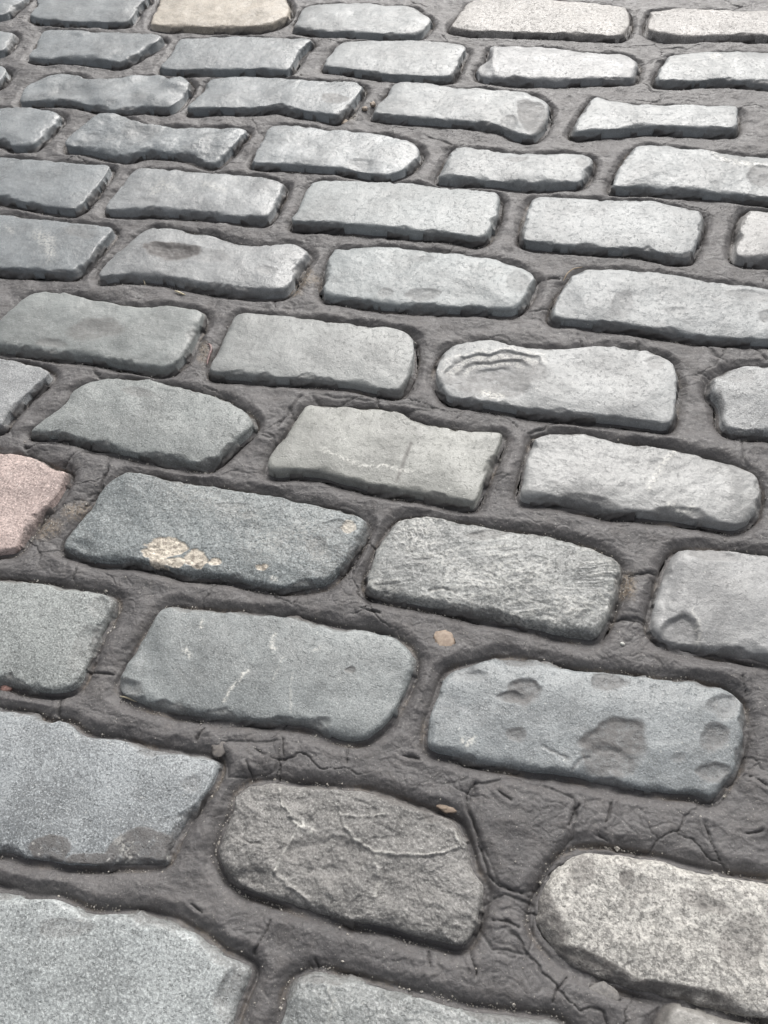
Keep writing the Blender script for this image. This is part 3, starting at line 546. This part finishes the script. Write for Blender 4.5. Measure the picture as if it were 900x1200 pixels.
# ------------------------------------------------------------------ bitumen joints
def joint_height(X, Y, detail=True):
    D_ = np.full(X.shape, 0.08)
    x0, x1, y0, y1 = X.min(), X.max(), Y.min(), Y.max()
    for o in OUTLINES:
        a, b = o.min(0)-.035, o.max(0)+.035
        if a[0] > x1 or b[0] < x0 or a[1] > y1 or b[1] < y0: continue
        i0, i1 = np.searchsorted(X[0], (a[0], b[0])); j0, j1 = np.searchsorted(Y[:,0], (a[1], b[1]))
        sx, sy = X[j0:j1,i0:i1], Y[j0:j1,i0:i1]
        if sx.size == 0: continue
        dd = seg_dist(sx, sy, np.vstack([o, o[:1]])); dd = np.where(inside(sx, sy, o), -dd, dd)
        D_[j0:j1,i0:i1] = np.minimum(D_[j0:j1,i0:i1], dd)
    wx = X+0.004*fbm(X*40, Y*40, 61, 3); wy = Y+0.004*fbm(X*40, Y*40, 62, 3)
    lvl = 0.0012*fbm(X*7, Y*7, 70, 2)+0.0040*sstep(0.10, -0.40, Y-YN)      # joints are fuller towards the near end
    pil = sstep(-0.001, 0.013, D_+0.0015*fbm(X*50, Y*50, 71, 3))
    z = 0.0014+lvl+0.0060*pil
    # crevice where the bitumen has shrunk away from the stones
    cm = np.clip(0.75+0.9*fbm(X*22, Y*22, 72, 2), 0.15, 1.3)
    z = z-0.0034*cm*np.exp(-((D_-0.0010)/0.0019)**2)
    crack = np.zeros(X.shape); sand = np.zeros(X.shape)
    if detail:
        # sagging lumps, creases running along the joint, shrinkage cracks across it
        z = z+0.0024*fbm(X*26, Y*30, 73, 2)*pil
        cr = 1-np.abs(perlin(wx*42, wy*60, 80))*2.2
        z = z-0.0008*np.clip(cr-0.72, 0, 1)*3.0*pil*np.clip(.2+perlin(X*12, Y*12, 81)*2, 0, 1)
        cr2 = 1-np.abs(perlin(wx*95, wy*110, 82))*2.0
        z = z-0.0006*np.clip(cr2-0.65, 0, 1)*2.4*np.clip(.45+perlin(X*18, Y*18, 83)*2, 0, 1)
        z = z+0.00045*fbm(wx*85+wy*20, wy*140-wx*30, 84, 5, .6)+0.00028*ridge(wx*60, wy*80, 92, 4)*np.clip(perlin(X*15, Y*15, 95)*2+.4, 0, 1)
        b, d1, cid = worley(X*11+0.10*fbm(X*30, Y*30, 85, 4), Y*14+0.10*fbm(X*30, Y*30, 86, 4), 3)
        on = np.clip(perlin(X*9, Y*9, 87)*3-0.1, 0, 1)
        k = sstep(0.022, 0.004, b)*on
        z = z-0.0018*k; crack = np.maximum(crack, 0.5*k)
        u, v = to_px(X, Y, 0.006)
        wob = 3.4*fbm(X*55, Y*55, 88, 4)
        for c_ in CRACKS:
            p_ = np.array(c_, float); lo, hi = p_.min(0)-14, p_.max(0)+14
            m_ = (u > lo[0]) & (u < hi[0]) & (v > lo[1]) & (v < hi[1])
            if not m_.any(): continue
            dd = seg_dist(u[m_]+wob[m_], v[m_]+wob[m_]*.6, c_); wd = 0.8*np.clip(1+perlin(X[m_]*60, Y[m_]*60, 93)*1.4, .3, 2)*np.clip(1.25-np.abs((u[m_]+wob[m_]-p_[:,0].mean())+(v[m_]+wob[m_]*.6-p_[:,1].mean()))/(np.abs(p_-p_.mean(0)).sum(1).max()+4)*.8, .35, 1.2)
            k = np.exp(-(dd/wd)**2); z[m_] -= 0.0021*k; z[m_] += 0.0010*np.exp(-((dd-5)/3.5)**2)
            crack[m_] = np.maximum(crack[m_], .6*k)
        for L_, hh in LUMPS:
            lp = np.array(L_, float); lo, hi = lp.min(0)-10, lp.max(0)+10
            m_ = (u > lo[0]) & (u < hi[0]) & (v > lo[1]) & (v < hi[1])
            if not m_.any(): continue
            uu, w2 = u[m_]+wob[m_]*.7, v[m_]+wob[m_]*.7
            dd = seg_dist(uu, w2, list(L_)+[L_[0]])*np.where(inside(uu, w2, L_), 1, -1)
            z[m_] += hh*1e-3*sstep(-1, 11, dd); z[m_] -= 0.0012*np.exp(-((dd+1)/1.5)**2)
            crack[m_] = np.maximum(crack[m_], .45*np.exp(-((dd+1)/1.0)**2))
        for (cx, cy, rx_, ry_) in SANDY:
            q = np.hypot((u-cx)/rx_, (v-cy)/ry_)*(1+.4*fbm(X*60, Y*60, 90, 3)); sand = np.maximum(sand, sstep(1.1, .3, q))
    sand = np.maximum(sand, 0.55*sstep(0.004, 0.0005, np.abs(D_-0.001))*np.clip(perlin(X*25, Y*25, 91)*2+.2, 0, 1))
    return z, D_, np.stack([crack, sand, 0*sand], -1)
LUMPS = [([(557,922),(600,914),(640,925),(672,940),(672,985),(648,1008),(628,1044),(604,1046),(585,1036),(571,1000),(560,975),(550,948)], 2.6),
         ([(568,1062),(590,1050),(625,1062),(622,1100),(618,1118),(575,1112),(564,1090)], 1.5),
         ([(738,678),(768,674),(760,726),(722,726)], 1.6), ([(262,872),(330,872),(322,905),(270,912)], 1.4), ([(98,530),(130,535),(118,575),(62,600),(82,552)], 1.4),
         ([(200,770-4),(150,690),(180,700),(168,730),(140,742)], 1.0), ([(365,462),(412,470),(505,480),(460,486),(380,478)], .8)]
LUMPS.pop(5)
SANDY = [(58,618,26,14),(355,328,22,16),(90,600,18,12),(655,190,14,8),(345,338,16,10),(240,415,10,18),(410,135,12,8),(735,690,14,20)]
YN = at([(450, 600)])[0][1]
def grid(x0, x1, y0, y1, step, detail, keep=None, dz=0.0):
    xs = np.arange(x0, x1+step, step); ys = np.arange(y0, y1+step, step)
    X, Y = np.meshgrid(xs, ys); Z, D_, M = joint_height(X, Y, detail); Z = Z+dz
    use = D_ > (-0.006 if step < .003 else -0.018)
    if keep is not None: use &= keep(X, Y)
    f = use[:-1,:-1] & use[1:,:-1] & use[:-1,1:] & use[1:,1:]
    n = len(xs); jj, ii = np.nonzero(f); a = jj*n+ii
    Q = np.stack([a, a+1, a+n+1, a+n], 1)
    used = np.zeros(X.size, bool); used[Q.ravel()] = True
    idx = np.cumsum(used)-1
    return np.stack([X, Y, Z], -1).reshape(-1, 3)[used], idx[Q], M.reshape(-1, 3)[used]
cor = at([(-70,-60),(970,-60),(970,1270),(-70,1270)])
def seen(X, Y):
    u, v = to_px(X, Y); return (u > -45) & (u < 945) & (v > -45) & (v < 1245)
lo, hi = cor.min(0), cor.max(0)
ysplit = at([(450, 560)])[0][1]
parts = [grid(lo[0], hi[0], lo[1], ysplit, RES*0.80, True, seen),
         grid(lo[0], hi[0], ysplit, hi[1], RES*1.25, True, seen),
         grid(XR[0]-.2, XR[1]+.2, row_y[0]-.15, row_y[-1]+.15, 0.005, True, None, -0.0035)]
parts[2] = (parts[2][0], parts[2][1], parts[2][2])
E = 60.0
parts.append((np.array([(-E,-E,-.02),(E,-E,-.02),(E,E,-.02),(-E,E,-.02)]), np.array([[0,1,2,3]]), np.zeros((4,3))))
vv, qq, mm, base = [], [], [], 0
for v_, q_, m_ in parts:
    vv.append(v_); qq.append(q_+base); mm.append(m_); base += len(v_)
road = mesh_object('road', np.concatenate(vv), np.concatenate(qq), mortar_material(), (0,0,0), np.concatenate(mm))
tag(road, kind='structure')

# ------------------------------------------------------------------ grit lodged along the stones
rg = np.random.default_rng(11)
gv, gq = [], []
oc = np.array([(1,0,0),(0,1,0),(-1,0,0),(0,-1,0),(0,0,1),(0,0,-1)], float)
of = np.array([(0,1,4),(1,2,4),(2,3,4),(3,0,4),(1,0,5),(2,1,5),(3,2,5),(0,3,5)])
nb = 0
def put_grit(x, y, z, s):
    global nb
    gv.append(oc*s*rg.uniform(.5, 1.2, (6, 1))+np.array([x, y, z])); gq.append(of+nb); nb += 6
gx, gy = [], []
for o in OUTLINES[:len(S)]:
    nn = normals(o); m = len(o)
    dens = np.clip(perlin(o[:,0]*14, o[:,1]*14, 44)+0.35, 0, 1)
    for i in range(m):
        for _ in range(rg.poisson(3.2*dens[i])):
            q = o[i]+(o[(i+1) % m]-o[i])*rg.random()+nn[i]*abs(rg.normal(0.0012, .0016)); gx.append(q[0]); gy.append(q[1])
for (cx, cy, rx_, ry_) in SANDY:
    for _ in range(70):
        q = at([(cx+rg.normal(0, .45)*rx_, cy+rg.normal(0, .45)*ry_)], .005)[0]; gx.append(q[0]); gy.append(q[1])
V0, _, M0 = parts[0]; V1 = parts[1][0]
def height_lookup(px, py):
    A = np.concatenate([V0, V1]); cell = 0.0025
    key = np.floor(A[:,0]/cell).astype(np.int64)*100003+np.floor(A[:,1]/cell).astype(np.int64)
    o_ = np.argsort(key); ks = key[o_]; az = A[o_,2]
    k = np.floor(np.asarray(px)/cell).astype(np.int64)*100003+np.floor(np.asarray(py)/cell).astype(np.int64)
    i = np.clip(np.searchsorted(ks, k), 0, len(ks)-1)
    return np.where(ks[i] == k, az[i], np.nan)
for _ in range(2600):
    q = (rg.uniform(lo[0], hi[0]), rg.uniform(lo[1], hi[1])); gx.append(q[0]); gy.append(q[1])
hz = height_lookup(gx, gy)
for x, y, z in zip(gx, gy, hz):
    if np.isfinite(z): put_grit(x, y, z+.0002, rg.gamma(2.2, .00020)+.00022)
grit = mesh_object('grit', np.concatenate(gv), np.concatenate(gq), plain_material('grit', (.62,.59,.54), (.26,.24,.21), 700, .7), smooth=False)
tag(grit, 'pale grains of sand lodged in the joints along the cobblestones', 'grit', kind='stuff')

# ------------------------------------------------------------------ small litter
def blob(name, px, size, flat, mat, label, cat, seed, group=None, zoff=0.0, outline=None):
    c = at([px], .006)[0]; z = height_lookup([c[0]], [c[1]])[0]
    if not np.isfinite(z): z = .007
    n, m = 20, 10; th = np.linspace(0, 2*np.pi, n, endpoint=False); ph = np.linspace(-math.pi/2, math.pi/2, m)
    T, Pp = np.meshgrid(th, ph)
    k = 1+0.42*perlin(np.cos(T)*1.3+seed, np.sin(T)*1.3+Pp, seed)+.22*perlin(np.cos(T)*4+seed, np.sin(T)*4+Pp*2, seed+3)
    X = np.cos(T)*np.cos(Pp)**.7*k*size[0]; Y = np.sin(T)*np.cos(Pp)**.7*k*size[1]; Z = np.sin(Pp)*flat*(1+.3*perlin(X*300, Y*300, seed))
    V = np.stack([X, Y, Z], -1).reshape(-1, 3)
    i = np.arange(m-1)[:,None]*n; j = np.arange(n)[None,:]; j2 = (j+1) % n
    Q = np.stack([i+j, i+j2, i+n+j2, i+n+j], -1).reshape(-1, 4)
    return tag(mesh_object(name, V, Q, mat, (c[0], c[1], z+flat*.45+zoff)), label, cat, group)
leaf_m = plain_material('dry_leaf', (.33,.26,.20), (.25,.19,.145), 300, .6)
peb_m = plain_material('pebble', (.40,.32,.24), (.25,.21,.18), 500, .6)
blob('leaf_fragment', (520,752), (.0095,.0100), .0010, leaf_m, 'tan scrap of dry leaf stuck in the joint above the dented cobblestone', 'leaf', 3)
blob('leaf_fragment', (525,947), (.0080,.0040), .0012, leaf_m, 'small orange-tan scrap lying at the upper right corner of the fractured brown cobblestone', 'leaf', 8)
blob('pebble', (403,140), (.0100,.0062), .0025, peb_m, 'tan flat pebble at the lower right of the stained grey cobblestone', 'pebble', 4, 'pebbles in the far joint')
blob('pebble', (437,123), (.0050,.0055), .0035, peb_m, 'small round tan pebble left of the long pale cobblestone with the chipped end', 'pebble', 5, 'pebbles in the far joint')
blob('pebble', (428,130), (.0045,.0045), .0030, peb_m, 'smaller brown pebble just below left of the round tan pebble', 'pebble', 6, 'pebbles in the far joint')
blob('pebble', (6,805), (.0055,.0050), .0030, plain_material('red_pebble', (.36,.20,.17), (.22,.14,.12), 500), 'reddish pebble in the joint at the left edge under the speckled stone', 'pebble', 9)
blob('pebble', (258,878), (.0070,.0080), .0014, plain_material('grey_pebble', (.17,.155,.14), (.12,.11,.105), 500), 'dull grey-brown pebble bedded at the far right corner of the light blue cobblestone', 'pebble', 12)
blob('pebble', (706,1166), (.0115,.0075), .0012, plain_material('flat_pebble', (.20,.19,.18), (.13,.125,.12), 500), 'flat grey pebble pressed into the joint in front of the cream granite', 'pebble', 14)
blob('pebble', (729,756), (.0022,.0018), .0012, plain_material('white_pebble', (.6,.6,.56), (.45,.45,.42), 500), 'tiny white pebble in the joint in front of the hammered cobblestone', 'pebble', 15)

def strand(name, pts, rad, mat, label, cat, lift=.0015, z_of=None):
    W = at(pts, .006 if z_of is None else z_of); q = []
    for a in range(len(W)-1):
        for t in np.linspace(0, 1, 6, endpoint=False): q.append(W[a]+(W[a+1]-W[a])*t)
    q = np.array(q+[W[-1]])
    for _ in range(6): q[1:-1] = .5*q[1:-1]+.25*(q[2:]+q[:-2])
    hz = height_lookup(q[:,0], q[:,1]); base = np.nanmedian(hz) if np.isfinite(hz).any() else .006
    zz = np.full(len(q), base if z_of is None else z_of)+lift+.0008*np.sin(np.linspace(0, 5, len(q)))
    t = np.gradient(q, axis=0); t /= np.hypot(*t.T)[:,None]+1e-9; nn = np.stack([t[:,1], -t[:,0]], 1)
    m = 8; V = []
    for i in range(len(q)):
        r = rad*(1-.75*abs(2*i/(len(q)-1)-1)**3)
        for a in np.linspace(0, 2*np.pi, m, endpoint=False): V.append((q[i,0]+nn[i,0]*math.cos(a)*r, q[i,1]+nn[i,1]*math.cos(a)*r, zz[i]+math.sin(a)*r))
    V = np.array(V); c = V.mean(0)
    i = np.arange(len(q)-1)[:,None]*m; j = np.arange(m)[None,:]; j2 = (j+1) % m
    Q = np.stack([i+j, i+j2, i+m+j2, i+m+j], -1).reshape(-1, 4)
    return tag(mesh_object(name, V-c, Q, mat, tuple(c)), label, cat)
strand('plastic_scrap', [(243,405),(247,406),(249,412),(246,418),(244,424),(243,429)], .0016, plain_material('red_plastic', (.26,.17,.16), (.18,.12,.115), 200, .4), 'curled reddish scrap like a bit of cord in a narrow joint', 'scrap', .002)
strand('hair', [(660,330),(664,322),(672,315),(683,313)], .0007, plain_material('orange_fibre', (.33,.25,.16), (.26,.19,.12), 200, .5), 'thin orange fibre arched over the far left corner of a pale cobblestone', 'fibre', .001, ZT)
strand('straw', [(362,36),(370,37),(377,40)], .0010, plain_material('straw', (.65,.58,.42), (.5,.44,.3), 200, .6), 'short pale straw at the front of the small pale stone beside the tan one', 'straw')
strand('straw', [(166,321),(168,327),(170,333)], .0007, bpy.data.materials['straw'], 'pale straw sticking up at the front edge of the pitted cobblestone', 'straw', .004)
strand('straw', [(205,343),(211,345),(218,347)], .0012, bpy.data.materials['straw'], 'whitish straw scrap lying in the joint below the pitted cobblestone', 'straw', .0015)
strand('straw', [(141,816),(150,818),(160,822)], .0008, bpy.data.materials['straw'], 'thin white straw at the near left corner of the large scratched blue-grey stone', 'straw', .0015)

# ------------------------------------------------------------------ camera, light
cam = bpy.data.cameras.new('camera'); cam.sensor_fit = 'VERTICAL'; cam.sensor_height = 24.0
cam.lens = 24.0*F_PX/1200.0; cam.clip_start = 0.01; cam.clip_end = 500
co = bpy.data.objects.new('camera', cam); COL.objects.link(co)
Mx = Matrix([list(r) for r in ROT]).to_4x4(); Mx.translation = Vector((0, 0, CAM_H)); co.matrix_world = Mx
scene.camera = co

w = bpy.data.worlds.new('World'); scene.world = w; w.use_nodes = True
nt = w.node_tree; bg = nt.nodes['Background']
sky = nt.nodes.new('ShaderNodeTexSky'); sky.sky_type = 'NISHITA'; sky.sun_disc = False
SUN_EL, SUN_AZ = math.radians(SUNEL), math.radians(SUNAZ)      # azimuth clockwise from +Y
sky.sun_elevation = SUN_EL; sky.sun_rotation = SUN_AZ; sky.air_density = 1.0; sky.dust_density = 6.0; sky.ozone_density = 1.0
hs = nt.nodes.new('ShaderNodeHueSaturation'); hs.inputs['Saturation'].default_value = 0.22
nt.links.new(sky.outputs[0], hs.inputs['Color']); nt.links.new(hs.outputs[0], bg.inputs[0]); bg.inputs[1].default_value = SKY
sl = bpy.data.lights.new('sun', 'SUN'); sl.energy = SUN; sl.angle = math.radians(SUNANG); sl.color = (1.0, 0.975, 0.94)
so = bpy.data.objects.new('sun', sl); COL.objects.link(so)
dirv = Vector((math.sin(SUN_AZ)*math.cos(SUN_EL), math.cos(SUN_AZ)*math.cos(SUN_EL), math.sin(SUN_EL)))
so.rotation_euler = dirv.to_track_quat('Z', 'Y').to_euler(); so.location = dirv*5
vs = scene.view_settings; vs.view_transform = 'Standard'; vs.look = 'None'; vs.gamma = 1; vs.use_curve_mapping = False; vs.exposure = EXPO
